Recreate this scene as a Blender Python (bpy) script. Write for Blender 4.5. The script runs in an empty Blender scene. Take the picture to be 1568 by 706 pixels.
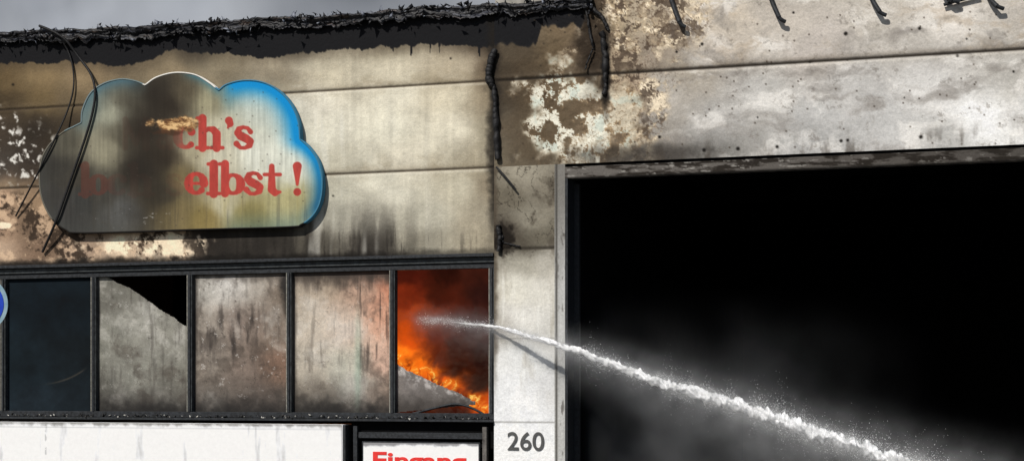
import bpy, bmesh, math, random
import numpy as np
from mathutils import Vector, Matrix
random.seed(7); RNG=np.random.RandomState(11)
# ---------------------------------------------------------------- camera model
F=2600.0; CX=784.0; HY=590.0; ZD=19.5; CZ=2.9
PHI=math.atan(F/7812.0)
C=np.array([ZD*math.sin(PHI),-ZD*math.cos(PHI),CZ])
DV=np.array([-math.sin(PHI),math.cos(PHI),0.0]); RV=np.array([math.cos(PHI),math.sin(PHI),0.0])
def unproj(px,py,yd=0.0):
    px=np.asarray(px,float);py=np.asarray(py,float);yd=np.asarray(yd,float)
    u=(px-CX)/F; v=(HY-py)/F
    dx=DV[0]+u*RV[0]; dy=DV[1]+u*RV[1]
    t=(yd-C[1])/dy
    return C[0]+t*dx, C[2]+t*v
def proj(X,Y,Z):
    rx=X-C[0]; ry=Y-C[1]; rz=Z-C[2]
    dep=rx*DV[0]+ry*DV[1]
    u=(rx*RV[0]+ry*RV[1])/dep
    return CX+F*u, HY-F*rz/dep
def wx(px,yd=0.0): return float(unproj(px,0,yd)[0])
def wz(px,py,yd=0.0): return float(unproj(px,py,yd)[1])
def w3(px,py,yd=0.0):
    a,b=unproj(px,py,yd); return (float(a),float(yd),float(b))
# ---------------------------------------------------------------- noise
TAB=RNG.rand(256,256)
def vnoise(x,y,seed=0):
    x=x+seed*17.31; y=y+seed*9.77
    xi=np.floor(x).astype(int); yi=np.floor(y).astype(int)
    fx=x-xi; fy=y-yi
    fx=fx*fx*(3-2*fx); fy=fy*fy*(3-2*fy)
    a=TAB[xi&255,yi&255]; b=TAB[(xi+1)&255,yi&255]; c=TAB[xi&255,(yi+1)&255]; d=TAB[(xi+1)&255,(yi+1)&255]
    return (a*(1-fx)+b*fx)*(1-fy)+(c*(1-fx)+d*fx)*fy
def fbm(x,y,sx,sy=None,seed=0,o=4,g=0.55):
    sy=sy or sx
    s=0;a=1;t=0;x=x/sx;y=y/sy
    for k in range(o):
        xr=x*0.88-y*0.47 if (k%2 and sx==sy) else x; yr=x*0.47+y*0.88 if (k%2 and sx==sy) else y
        s=s+a*vnoise(xr,yr,seed+k*3.7); t+=a; a*=g; x=x*2.03;y=y*2.03
    return (s/t-0.5)*2
def worley(x,y,s,seed=0):
    x=x/s+seed*13.7; y=y/s+seed*5.3
    xi=np.floor(x).astype(int); yi=np.floor(y).astype(int)
    f1=np.full(x.shape,9.0); f2=np.full(x.shape,9.0); idr=np.zeros(x.shape)
    for i in (-1,0,1):
        for j in (-1,0,1):
            a=(xi+i);b=(yi+j)
            cx=a+TAB[a&255,b&255]; cy=b+TAB[(a+91)&255,(b+37)&255]
            d=np.hypot(x-cx,y-cy); r=TAB[(a+13)&255,(b+151)&255]
            m=d<f1
            f2=np.where(m,f1,np.minimum(f2,d)); idr=np.where(m,r,idr); f1=np.where(m,d,f1)
    return f1,f2,idr
def ss(a,b,x):
    t=np.clip((x-a)/(b-a),0,1); return t*t*(3-2*t)
def shep(X,Y,pts,s=24.0):
    num=np.zeros(X.shape+(3,)); den=np.zeros(X.shape)
    for (x,y,c) in pts:
        w=1.0/((X-x)**2+(Y-y)**2*1.6+s*s)**2
        num+=w[...,None]*np.array(c,float); den+=w
    return num/den[...,None]
def mix(a,b,m):
    return a*(1-m[...,None])+np.asarray(b,float)*m[...,None]
def lin(c):
    c=np.clip(np.asarray(c,float)/255,0,1)
    return np.where(c<=0.04045,c/12.92,((c+0.055)/1.055)**2.4)
E_FAC=0.81
def alb(c): return np.clip(lin(c)/E_FAC,0.004,0.86)
def blob(X,Y,cx,cy,rx,ry,soft=0.3,amp=0.3,sc=18,seed=0):
    d=np.hypot((X-cx)/rx,(Y-cy)/ry)+fbm(X,Y,sc,seed=seed)*amp
    return 1-ss(1-soft,1+soft,d)
# ---------------------------------------------------------------- materials
def nt(name):
    m=bpy.data.materials.new(name); m.use_nodes=True
    t=m.node_tree; b=t.nodes['Principled BSDF']; return m,t,b
def mat_attr(name,rough=0.85,spec=0.25,scale=60,bump=0.25,amt=0.16,dist=0.01,emis=0.0,trans=0.0):
    m,t,b=nt(name)
    a=t.nodes.new('ShaderNodeAttribute'); a.attribute_name='Col'
    tc=t.nodes.new('ShaderNodeTexCoord')
    n=t.nodes.new('ShaderNodeTexNoise'); n.inputs['Scale'].default_value=scale; n.inputs['Detail'].default_value=6; n.inputs['Roughness'].default_value=0.7
    t.links.new(tc.outputs['Object'],n.inputs['Vector'])
    mr=t.nodes.new('ShaderNodeMapRange'); mr.inputs[1].default_value=0.3; mr.inputs[2].default_value=0.7; mr.inputs[3].default_value=1-amt; mr.inputs[4].default_value=1+amt
    t.links.new(n.outputs['Fac'],mr.inputs[0])
    vm=t.nodes.new('ShaderNodeVectorMath'); vm.operation='SCALE'
    t.links.new(a.outputs['Color'],vm.inputs[0]); t.links.new(mr.outputs[0],vm.inputs['Scale'])
    t.links.new(vm.outputs[0],b.inputs['Base Color'])
    n2=t.nodes.new('ShaderNodeTexNoise'); n2.inputs['Scale'].default_value=scale*0.45; n2.inputs['Detail'].default_value=5
    t.links.new(tc.outputs['Object'],n2.inputs['Vector'])
    bp=t.nodes.new('ShaderNodeBump'); bp.inputs['Strength'].default_value=bump; bp.inputs['Distance'].default_value=dist
    t.links.new(n2.outputs['Fac'],bp.inputs['Height']); t.links.new(bp.outputs[0],b.inputs['Normal'])
    b.inputs['Roughness'].default_value=rough; b.inputs['Specular IOR Level'].default_value=spec
    if trans>0:
        tr=t.nodes.new('ShaderNodeBsdfTranslucent'); ms=t.nodes.new('ShaderNodeMixShader'); ms.inputs[0].default_value=trans
        t.links.new(vm.outputs[0],tr.inputs['Color'])
        t.links.new(b.outputs[0],ms.inputs[1]); t.links.new(tr.outputs[0],ms.inputs[2])
        t.links.new(ms.outputs[0],t.nodes['Material Output'].inputs['Surface'])
    return m
def mat_plain(name,c1,c2,rough=0.8,spec=0.3,scale=12,bump=0.3,metal=0.0):
    m,t,b=nt(name)
    tc=t.nodes.new('ShaderNodeTexCoord')
    n=t.nodes.new('ShaderNodeTexNoise'); n.inputs['Scale'].default_value=scale; n.inputs['Detail'].default_value=8; n.inputs['Roughness'].default_value=0.65
    t.links.new(tc.outputs['Object'],n.inputs['Vector'])
    r=t.nodes.new('ShaderNodeValToRGB'); r.color_ramp.elements[0].position=0.32; r.color_ramp.elements[1].position=0.68
    r.color_ramp.elements[0].color=(*alb(c1),1); r.color_ramp.elements[1].color=(*alb(c2),1)
    t.links.new(n.outputs['Fac'],r.inputs[0]); t.links.new(r.outputs[0],b.inputs['Base Color'])
    bp=t.nodes.new('ShaderNodeBump'); bp.inputs['Strength'].default_value=bump; bp.inputs['Distance'].default_value=0.01
    t.links.new(n.outputs['Fac'],bp.inputs['Height']); t.links.new(bp.outputs[0],b.inputs['Normal'])
    b.inputs['Roughness'].default_value=rough; b.inputs['Specular IOR Level'].default_value=spec; b.inputs['Metallic'].default_value=metal
    return m
M_PLASTER=mat_attr('sooty_render',0.9,0.1,55,0.5,0.15,0.014)
M_PANE=mat_attr('sooted_glass',0.6,0.25,70,0.2,0.18,0.004,trans=0.18)
M_SIGN=mat_attr('scorched_sign_paint',0.75,0.1,60,0.1,0.1,0.003)
M_SHEET=mat_attr('painted_sheet_metal',0.6,0.2,25,0.06,0.04,0.003)
M_CHAR=mat_attr('charred_bitumen',0.55,0.35,30,0.7,0.35,0.02)
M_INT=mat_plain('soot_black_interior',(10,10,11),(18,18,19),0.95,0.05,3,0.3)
M_BLACK=mat_plain('burnt_metal',(16,17,19),(46,49,53),0.6,0.3,25,0.5)
M_FRAME=mat_plain('scorched_window_frame',(24,26,28),(64,68,70),0.6,0.3,20,0.4)
M_FRAMELT=mat_plain('bare_frame_edge',(95,92,84),(150,148,140),0.5,0.4,30,0.3)
M_DOORFR=mat_plain('galvanised_door_frame',(95,95,93),(168,168,166),0.6,0.3,6,0.3)
M_LINT=mat_plain('burnt_lintel_steel',(38,36,35),(105,101,97),0.7,0.3,9,0.5)
M_WHITE=mat_plain('white_sheet_metal',(215,216,218),(232,232,232),0.55,0.3,3,0.1)
M_CONC=mat_plain('concrete',(120,117,110),(160,156,148),0.9,0.2,8,0.3)
M_ASPH=mat_plain('asphalt',(52,52,54),(70,70,71),0.9,0.2,30,0.4)
M_PAVE=mat_plain('paving',(105,103,98),(135,132,126),0.9,0.2,14,0.3)
M_RED=mat_plain('red_lettering',(196,44,42),(212,58,52),0.5,0.2,20,0.05)
M_GREY=mat_plain('dark_grey_digits',(64,64,64),(82,82,82),0.6,0.2,30,0.05)
# ---------------------------------------------------------------- mesh helpers
def link(o,parent=None):
    bpy.context.scene.collection.objects.link(o)
    if parent: o.parent=parent
    return o
def empty(name):
    e=bpy.data.objects.new(name,None); link(e); return e
def raw(name,co,faces,mat,parent=None,col=None,smooth=False):
    me=bpy.data.meshes.new(name)
    co=np.asarray(co,np.float32); faces=np.asarray(faces,np.int32); k=faces.shape[1]
    me.vertices.add(len(co)); me.vertices.foreach_set('co',co.ravel())
    me.loops.add(faces.size); me.loops.foreach_set('vertex_index',faces.ravel())
    me.polygons.add(len(faces)); me.polygons.foreach_set('loop_start',np.arange(0,faces.size,k,dtype=np.int32))
    me.update(calc_edges=True)
    if col is not None:
        a=me.color_attributes.new('Col','FLOAT_COLOR','POINT')
        c4=np.ones((len(co),4),np.float32); c4[:,:3]=col
        a.data.foreach_set('color',c4.ravel())
    if smooth: me.polygons.foreach_set('use_smooth',np.ones(len(faces),bool))
    me.materials.append(mat)
    return link(bpy.data.objects.new(name,me),parent)
def gridfaces(ny,nx,keep=None):
    idx=np.arange(ny*nx).reshape(ny,nx)
    f=np.stack([idx[:-1,:-1],idx[1:,:-1],idx[1:,1:],idx[:-1,1:]],-1)
    if keep is not None:
        kc=keep[:-1,:-1]&keep[1:,:-1]&keep[1:,1:]&keep[:-1,1:]
        return f[kc]
    return f.reshape(-1,4)
def skin(name,x0,x1,z0,z1,yd,step,colf,mat,parent,dispf=None,keepf=None,raw_col=False,smooth=False):
    nx=max(2,int((x1-x0)/step)+1); nz=max(2,int((z1-z0)/step)+1)
    xs=np.linspace(x0,x1,nx); zs=np.linspace(z1,z0,nz)
    X,Z=np.meshgrid(xs,zs); Y=np.full(X.shape,float(yd))
    PX,PY=proj(X,Y,Z)
    col=colf(PX,PY); col=lin(col) if raw_col else alb(col)
    if dispf is not None: Y=Y+dispf(PX,PY)
    keep=keepf(PX,PY) if keepf is not None else None
    return raw(name,np.stack([X,Y,Z],-1).reshape(-1,3),gridfaces(nz,nx,keep),mat,parent,col.reshape(-1,3),smooth)
def box(name,x0,x1,y0,y1,z0,z1,mat,parent=None,bev=0.0):
    me=bpy.data.meshes.new(name); bm=bmesh.new(); bmesh.ops.create_cube(bm,size=1)
    for v in bm.verts:
        v.co=Vector(((x0+x1)/2+v.co.x*(x1-x0),(y0+y1)/2+v.co.y*(y1-y0),(z0+z1)/2+v.co.z*(z1-z0)))
    if bev>0: bmesh.ops.bevel(bm,geom=bm.edges[:],offset=bev,segments=1,affect='EDGES')
    bm.to_mesh(me); bm.free(); me.materials.append(mat)
    return link(bpy.data.objects.new(name,me),parent)
def cable(name,pts,r,mat,parent=None,radii=None):
    cu=bpy.data.curves.new(name,'CURVE'); cu.dimensions='3D'; cu.bevel_depth=r; cu.bevel_resolution=2; cu.resolution_u=8; cu.use_fill_caps=True
    s=cu.splines.new('NURBS'); s.points.add(len(pts)-1)
    for i,p in enumerate(pts):
        s.points[i].co=(*p,1); s.points[i].radius=radii[i] if radii else 1
    s.order_u=3; s.use_endpoint_u=True
    cu.materials.append(mat)
    return link(bpy.data.objects.new(name,cu),parent)
def shards(name,centers,sizes,mat,parent,cols,flat=0.35):
    n=len(centers); base=np.array([[1,0,0],[-.5,.87,0],[-.5,-.87,0],[0,0,.8]])
    P=np.zeros((n,4,3))
    for k in range(4):
        P[:,k]=base[k]+RNG.randn(n,3)*0.35
    A=RNG.randn(n,3,3); Q,_=np.linalg.qr(A)
    P[:,:,2]*=flat
    P=np.einsum('nij,nkj->nki',Q,P)*sizes[:,None,None]+centers[:,None,:]
    f=np.array([[0,1,2],[0,3,1],[1,3,2],[2,3,0]])
    faces=(np.arange(n)[:,None,None]*4+f[None]).reshape(-1,3)
    return raw(name,P.reshape(-1,3),faces,mat,parent,np.repeat(cols,4,axis=0))
# ---------------------------------------------------------------- key levels
ZJ1=wz(784,122); ZJ2=wz(784,255); ZWT=wz(755,388); ZWB=wz(755,646); ZBAND=wz(530,649)
XL=wx(-420); XP0=wx(757); XP1=wx(850); XG0=wx(866); XR=wx(1960); XG1=wx(1800)
ZTOPR=wz(1568,-170)
B=empty('burned_commercial_building')
STEP=0.0098
def zline(PX,PY,z,yd=0.0):
    X,_=unproj(PX,PY,yd)
    _,q=proj(X,yd,z); return PY-q
# ---------------------------------------------------------------- left wall colour
LP=[(0,60,(30,28,26)),(150,60,(35,33,32)),(300,60,(60,56,50)),(450,60,(80,74,64)),(600,60,(120,112,95)),(740,60,(60,52,44)),
(0,120,(96,80,56)),(60,118,(124,106,78)),(130,118,(128,111,86)),(-100,130,(80,66,50)),(250,110,(116,104,84)),(350,105,(128,118,98)),(400,112,(160,150,130)),(500,112,(178,170,150)),(600,105,(188,180,160)),(700,110,(170,159,138)),(748,110,(88,76,62)),
(0,155,(62,52,38)),(60,152,(95,80,56)),(110,155,(90,78,60)),(480,155,(198,193,178)),(600,152,(198,193,176)),(690,150,(194,186,165)),(750,150,(132,120,100)),
(500,200,(201,197,181)),(600,200,(201,197,180)),(690,200,(196,190,172)),(748,200,(134,126,108)),
(500,250,(172,167,150)),(620,245,(188,182,165)),(740,245,(146,138,120)),
(510,285,(172,169,154)),(600,285,(198,194,178)),(700,285,(181,175,156)),(748,285,(122,112,95)),
(500,335,(146,143,131)),(560,340,(164,160,146)),(650,335,(169,165,150)),(745,340,(146,138,121)),
(310,375,(30,27,25)),(400,372,(50,46,42)),(480,372,(68,64,57)),(560,372,(88,83,75)),(650,370,(134,129,115)),(742,365,(136,128,111)),
(0,200,(58,50,42)),(60,200,(40,35,30)),(110,200,(56,48,38)),(0,250,(66,60,54)),(40,250,(46,40,35)),(-100,230,(50,44,38)),
(0,310,(165,138,114)),(50,310,(132,110,88)),(0,350,(150,124,102)),(45,350,(106,88,72)),(0,385,(176,152,130)),(60,380,(112,92,76)),(130,380,(146,126,108)),(200,380,(176,156,134)),(255,378,(190,172,150)),(285,378,(74,64,54)),(-120,350,(120,100,85))]
EX=[-500,-300,0,130,190,230,250,330,440,470,560,620,700,757]; EY=[102,100,98,94,101,94,80,83,89,82,75,68,67,74]
def c_left(X,Y):
    Xw=X+fbm(X,Y,40,seed=1)*14; Yw=Y+fbm(X,Y,40,seed=2)*10
    c=shep(Xw,Yw,LP)
    c=c*(1+0.10*fbm(X,Y,26,seed=3)+0.05*fbm(X,Y,6,seed=4))[...,None]
    st=fbm(X,Y,7,160,seed=5,o=3); c=c*(1+0.07*st*ss(300,480,X))[...,None]
    sm=ss(-0.1,0.6,fbm(X,Y,17,100,seed=6,o=5)+0.35*ss(250,390,Y))*ss(285,390,Y)*ss(300,345,X)*(1-ss(560,690,X))
    c=mix(c,(38,35,32),sm*0.85)
    dd=ss(0.12,0.5,fbm(X,Y,6,55,seed=7,o=5,g=.6))*ss(330,388,Y+fbm(X,Y,9,seed=7.5)*14)*ss(300,340,X)*(1-ss(600,760,X)*0.6); c=mix(c,(34,31,28),dd*0.6)
    pale=ss(0.25,0.8,fbm(X,Y,12,140,seed=8,o=2))*ss(430,460,X)*(1-ss(520,700,X))*ss(140,200,Y); c=mix(c,(214,212,203),pale*0.45)
    rs=blob(X,Y,400,118,70,16,0.6,0.4,20,9); c=mix(c,(90,80,66),rs*0.4)
    for z in(ZJ1,ZJ2):
        q=zline(X,Y,z); c=mix(c,(116,104,82),ss(0,0.5,fbm(X,Y,26,14,seed=9.5,o=5))*np.exp(-np.abs(q+8)/16)*0.35)
    f1,f2,r=worley(X+fbm(X,Y,11,seed=10)*9,Y+fbm(X,Y,11,seed=12)*9,12,3)
    reg=blob(X,Y,8,235,66,60,0.3,0.7,22,13)*ss(-300,-100,X)
    m=reg*(1-ss(0.2,0.5,f1+r*0.35)); c=mix(c,(200,197,190),m)
    reg=(1-ss(280,300,X))*ss(288,305,Y)
    n1=fbm(X,Y,24,seed=22,o=6,g=0.68)
    c=mix(c,(46,37,30),reg*ss(0.04,0.25,n1)*0.85)
    c=mix(c,(206,178,148),reg*ss(0.02,0.25,fbm(X,Y,20,seed=23,o=6,g=0.68))*(1-ss(0.0,0.2,n1))*0.6)
    wp=ss(0.0,0.12,fbm(X,Y,15,seed=25,o=6,g=0.7)+0.06)*blob(X,Y,222,378,82,17,0.35,0.7,14,26)+blob(X,Y,262,375,15,16,0.2,0.7,9,27)+blob(X,Y,5,345,12,5,0.2,0.5,9,28)
    c=mix(c,(236,216,188),np.clip(wp,0,1)*0.9)
    e=np.interp(X,EX,EY)
    d=Y-(e+fbm(X,Y,13,34,seed=30,o=5,g=0.62)*8+fbm(X,Y,60,seed=31)*5)
    dr=ss(0.45,0.7,fbm(X,Y*0+3,5,seed=33,o=2))*ss(560,620,X)*16
    c=mix(c,np.array((70,60,48)),(1-ss(0,24,d))*0.4)
    c=mix(c,(25,25,27),1-ss(-1.2,1.2,d-dr))
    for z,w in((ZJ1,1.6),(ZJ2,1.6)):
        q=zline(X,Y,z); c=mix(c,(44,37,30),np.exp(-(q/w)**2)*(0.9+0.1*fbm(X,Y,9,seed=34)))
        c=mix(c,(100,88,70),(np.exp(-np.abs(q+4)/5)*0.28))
        c=mix(c,(220,216,202),np.exp(-((q-4)/2.0)**2)*0.3*ss(430,500,X))  # pale line under each joint: lit edge painted into the wall colour
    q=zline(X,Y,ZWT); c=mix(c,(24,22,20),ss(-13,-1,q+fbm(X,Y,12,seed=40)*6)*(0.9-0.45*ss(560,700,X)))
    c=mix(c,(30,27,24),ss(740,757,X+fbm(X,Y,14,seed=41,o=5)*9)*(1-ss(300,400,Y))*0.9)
    for (x,y,s) in((178,131,2),(190,128,2),(20,130,2),(690,90,1.6),(510,300,1.5)):
        c=mix(c,(20,18,16),np.exp(-(((X-x)**2+(Y-y)**2)/s**2)))
    return np.clip(c,4,245)
def d_left(X,Y):
    d=0
    for z in(ZJ1,ZJ2):
        q=zline(X,Y,z); d=d+0.012*np.exp(-(q/1.8)**2)
    return d+0.004*fbm(X,Y,30,seed=50)
skin('left_wall_panels',XL,XP0,ZWT,wz(757,-10),0,STEP,c_left,M_PLASTER,B,d_left,
     keepf=lambda X,Y: Y>np.interp(X,[-500,0,150,300,450,600,750,905],[66,57,52,44,38,29,20,10])-2)
# ---------------------------------------------------------------- right wall colour
RP=[(780,30,(125,112,92)),(860,30,(112,96,75)),(903,30,(62,52,44)),(930,30,(165,148,120)),(1000,30,(160,148,130)),(1100,30,(184,174,160)),(1200,28,(172,165,156)),(1350,25,(172,166,157)),(1450,30,(200,195,188)),(1560,30,(174,168,160)),(1250,-60,(170,165,155)),(1600,-60,(170,165,155)),
(785,80,(75,66,54)),(850,85,(100,86,66)),(905,85,(78,66,54)),(950,80,(162,146,124)),(1000,80,(138,127,114)),(1100,80,(178,170,160)),(1250,75,(170,163,156)),(1400,70,(166,161,154)),(1560,60,(170,165,157)),
(785,110,(60,52,42)),(1060,110,(152,144,132)),(775,150,(58,52,44)),(815,145,(82,72,58)),(860,140,(150,144,128)),(905,140,(98,86,70)),(960,140,(160,142,120)),(1020,140,(162,157,150)),(1150,140,(180,178,174)),(1300,130,(174,172,169)),(1420,128,(198,196,193)),(1560,110,(172,169,163)),
(778,205,(88,80,68)),(830,200,(104,95,80)),(870,200,(150,143,126)),(930,200,(130,118,101)),(1000,200,(146,141,134)),(1100,190,(156,154,151)),(1250,190,(171,170,168)),(1350,180,(182,181,179)),(1500,190,(222,222,221)),(1565,190,(192,191,188)),
(778,240,(98,90,76)),(850,240,(80,72,60)),(900,235,(128,118,102)),(1000,235,(104,99,94)),(1100,228,(124,122,118)),(1250,220,(154,153,151)),(1450,215,(166,165,162))]
HOLES=[(1295,52,3.2),(1408,44,2.6),(1075,68,2.5),(1036,80,2),(1190,225,2.6),(1410,210,3),(1130,228,3),(1288,216,2.6),(1298,215,2.4),(1466,86,2.4),(1240,95,2.3),(1350,88,2),(1078,230,3),(1552,110,2),(1215,20,2),(1010,210,2.4),(1480,60,1.6),(1160,180,1.5),(1385,150,1.4)]
def c_right(X,Y):
    Xw=X+fbm(X,Y,36,seed=61)*16; Yw=Y+fbm(X,Y,36,seed=62)*12
    c=shep(Xw,Yw,RP)
    grey=ss(1000,1080,X)
    wxx=X+fbm(X,Y,50,seed=59)*30; wyy=Y+fbm(X,Y,50,seed=60)*20
    c=c*(1+0.12*fbm(wxx,wyy,60,30,seed=63,o=6,g=0.6)+0.05*fbm(X,Y,5,seed=64))[...,None]
    c=mix(c,(126,121,116),ss(0.0,0.55,fbm(wxx,wyy,70,28,seed=65,o=6,g=0.62))*grey*0.7)
    c=mix(c,(222,219,214),ss(0.0,0.5,fbm(wxx,wyy,60,30,seed=66,o=6,g=0.62))*grey*0.6)
    c=mix(c,(158,143,124),ss(0.0,0.4,fbm(wxx,wyy,60,30,seed=67,o=6,g=0.66))*grey*ss(-10,10,-zline(X,Y,ZJ1))*0.45)
    c=mix(c,(96,90,84),ss(0.24,0.5,fbm(X,Y,14,seed=68,o=6,g=0.75))*grey*0.4)
    c=mix(c,(84,78,72),ss(0.1,0.5,fbm(wxx,wyy,30,seed=69,o=6,g=0.7))*np.exp(-np.abs(zline(X,Y,ZJ1)-6)/14)*grey*0.5)
    Xp=X+fbm(X,Y,18,seed=70,o=5)*12; Yp=Y+fbm(X,Y,18,seed=71,o=5)*12
    g1,g2,r2=worley(Xp,Yp,9,9)
    zoneA=np.clip(blob(X,Y,955,100,60,140,0.4,0.9,30,72)+blob(X,Y,995,30,88,36,0.45,0.9,26,73)*0.9,0,1)
    n1=fbm(X,Y,22,seed=74,o=6,g=0.7); n2=fbm(X,Y,20,seed=79,o=6,g=0.72)
    c=mix(c,(180,162,134),zoneA*ss(-0.06,0.12,n1)*0.8)
    c=mix(c,(226,212,188),zoneA*ss(0.12,0.2,n1)*0.85)
    c=mix(c,(82,66,54),zoneA*(1-ss(0.03,0.16,g2-g1))*(r2>0.3)*0.6)
    c=mix(c,(62,51,43),zoneA*ss(0.08,0.18,n2)*0.75)
    zoneB=blob(X,Y,872,182,66,74,0.35,0.95,26,76)
    zoneB=np.clip(zoneB+blob(X,Y,945,190,42,62,0.4,0.9,20,76.5)*0.9,0,1)
    pn=fbm(X,Y,24,seed=77,o=6,g=0.70)
    pf=ss(0.0,0.05,pn+0.01)
    c=mix(c,(92,76,58),zoneB*0.6)
    c=mix(c,(172,146,112),zoneB*ss(-0.12,-0.03,pn)*0.6)
    c=mix(c,(212,210,196),zoneB*pf*0.95*(1-0.35*ss(915,950,X)))
    c=mix(c,(170,184,176),zoneB*pf*ss(0.05,0.25,fbm(X,Y,17,seed=78))*0.5)
    c=mix(c,(108,86,62),zoneB*pf*(1-ss(0.02,0.1,g2-g1))*(r2>0.45)*0.6)
    for (x,y,r_) in((1012,30,13),(1000,62,10),(985,18,9),(1012,66,6),(1040,24,8),(965,70,8)):
        d=np.hypot(X-x,Y-y)+fbm(X,Y,8,seed=x)*4; c=mix(c,(84,68,54),np.exp(-((d-r_)/1.5)**2)*0.5); c=mix(c,(140,124,104),(1-ss(r_-3,r_-1,d))*0.5)
    c=mix(c,(42,35,28),blob(X,Y,906,62,24,70,0.5,0.5,18,80)*0.9)
    c=mix(c,(26,23,20),blob(X,Y,927,100,7,62,0.4,0.5,12,81)*0.95)
    c=mix(c,(70,58,44),blob(X,Y,828,170,55,90,0.6,0.5,22,81.5)*(1-zoneB*pf)*0.55)
    c=mix(c,(40,37,34),blob(X,Y,1000,238,110,16,0.5,0.6,22,82)*0.6)
    c=mix(c,(60,54,48),ss(0.1,0.5,fbm(X,Y,18,60,seed=83,o=5))*ss(-50,0,zline(X,Y,ZJ2))*0.5)
    c=mix(c,(34,30,26),(1-ss(757,772,X+fbm(X,Y,12,seed=84)*6))*0.85*(1-ss(180,260,Y)))
    c=mix(c,(25,25,27),(1-ss(66,72,Y+fbm(X,Y,10,25,seed=85)*9+ss(820,830,X)*30))*(1-ss(888,905,X)))
    h1,h2,hr=worley(X,Y,15,12); c=mix(c,(58,50,42),(1-ss(0.07,0.13,h1))*(hr>0.88)*0.7)
    for (x,y,s) in HOLES: c=mix(c,(22,20,18),np.exp(-(((X-x)**2+(Y-y)**2)/s**2)**2))
    q=zline(X,Y,ZJ1); c=mix(c,(28,24,20),np.exp(-(q/2.3)**2)*0.97); c=mix(c,(212,207,197),np.exp(-((q-5)/2.2)**2)*0.35*grey)  # dark joint, then a painted-in lit line just below it
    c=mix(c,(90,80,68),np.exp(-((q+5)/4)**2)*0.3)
    return np.clip(c,4,245)
def d_right(X,Y):
    q=zline(X,Y,ZJ1); d=0.014*np.exp(-(q/2.4)**2)
    m=blob(X,Y,920,120,110,140,0.25,0.4,30,72)
    return d+0.004*fbm(X,Y,30,seed=51)+m*0.012*fbm(X,Y,10,seed=52,o=5)
skin('right_wall_panels',XP0,XR,ZJ2,ZTOPR,-0.006,STEP,c_right,M_PLASTER,B,d_right,
     keepf=lambda X,Y: (X>900)|(Y>np.interp(X,[750,905],[20,10])-2))
# ---------------------------------------------------------------- pillar
PP=[(800,270,(140,134,120)),(840,300,(112,106,94)),(780,300,(96,90,78)),(810,335,(130,125,112)),(775,355,(70,64,56)),(830,365,(90,85,74)),(800,372,(70,65,56)),
(800,400,(155,151,139)),(835,400,(165,161,151)),(785,440,(200,197,186)),(830,440,(194,191,182)),(800,490,(202,200,194)),(840,500,(188,186,180)),(800,545,(212,213,212)),(800,600,(214,215,216)),(800,640,(212,213,215)),(765,500,(170,166,158)),(800,690,(222,223,224)),(800,850,(208,208,208)),(845,600,(200,200,200))]
def c_pil(X,Y):
    c=shep(X+fbm(X,Y,20,seed=91)*8,Y+fbm(X,Y,20,seed=92)*8,PP,18)
    c=c*(1+0.07*fbm(X,Y,18,seed=93)+0.03*fbm(X,Y,4,seed=94))[...,None]
    c=mix(c,(60,54,46),ss(0.1,0.5,fbm(X,Y,26,seed=95,o=6,g=.65))*(1-ss(350,430,Y))*0.6)
    c=mix(c,(150,144,132),ss(0.1,0.6,fbm(X,Y,12,70,seed=95.5,o=5))*ss(390,420,Y)*(1-ss(520,650,Y))*0.5)
    c=mix(c,(228,228,223),ss(0.2,0.5,fbm(X,Y,8,90,seed=96))*ss(395,430,Y)*0.3)
    cr=np.abs(fbm(X,Y,38,seed=97,o=5)); c=mix(c,(28,24,20),(1-ss(0.0,0.025,cr))*(1-ss(380,400,Y))*0.6)
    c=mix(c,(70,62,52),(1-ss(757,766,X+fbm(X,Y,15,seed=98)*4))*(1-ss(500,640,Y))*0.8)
    c=mix(c,(30,26,22),blob(X,Y,772,366,16,24,0.3,0.6,9,99))
    for z,w in((wz(800,381),2.2),(wz(800,646),1.3),(wz(800,518),0.9)):
        q=zline(X,Y,z); c=mix(c,(52,48,42),np.exp(-(q/w)**2)*(0.9 if w>1.5 else 0.4))
    return np.clip(c,4,245)
skin('pillar_panels',XP0,XP1,0,ZJ2,-0.012,STEP,c_pil,M_PLASTER,B,lambda X,Y:0.012*np.exp(-(zline(X,Y,wz(800,381))/2.4)**2)+0.003*fbm(X,Y,20,seed=53))
# ---------------------------------------------------------------- structure behind skins
DB=12.0
box('left_wall_core',XL,XP0-0.004,0.03,0.30,ZWT+0.01,wz(757,60),M_INT,B)
box('right_wall_core',XP0,XR,0.03,0.30,ZJ2+0.01,ZTOPR-0.25,M_CONC,B)
box('right_parapet_cap',XP0+1.2,XR,-0.05,0.36,ZTOPR,ZTOPR+0.08,M_BLACK,B)
box('pillar_core',XP0+0.01,XP1-0.003,0.02,0.34,0,ZJ2+0.008,M_CONC,B)
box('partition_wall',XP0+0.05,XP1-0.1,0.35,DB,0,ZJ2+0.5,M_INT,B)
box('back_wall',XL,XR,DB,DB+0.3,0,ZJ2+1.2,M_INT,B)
box('left_end_wall',XL-0.3,XL-0.002,0.0,DB+0.3,0,ZJ1+0.3,M_CONC,B)
box('right_end_wall',XR+0.002,XR+0.3,0.0,DB+0.3,0,ZTOPR,M_CONC,B)
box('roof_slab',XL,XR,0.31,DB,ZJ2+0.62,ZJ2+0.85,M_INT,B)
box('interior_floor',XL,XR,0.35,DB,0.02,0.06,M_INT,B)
box('right_jamb_wall',XG1,XR,0.0,0.3,0,ZJ2,M_CONC,B)
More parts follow.
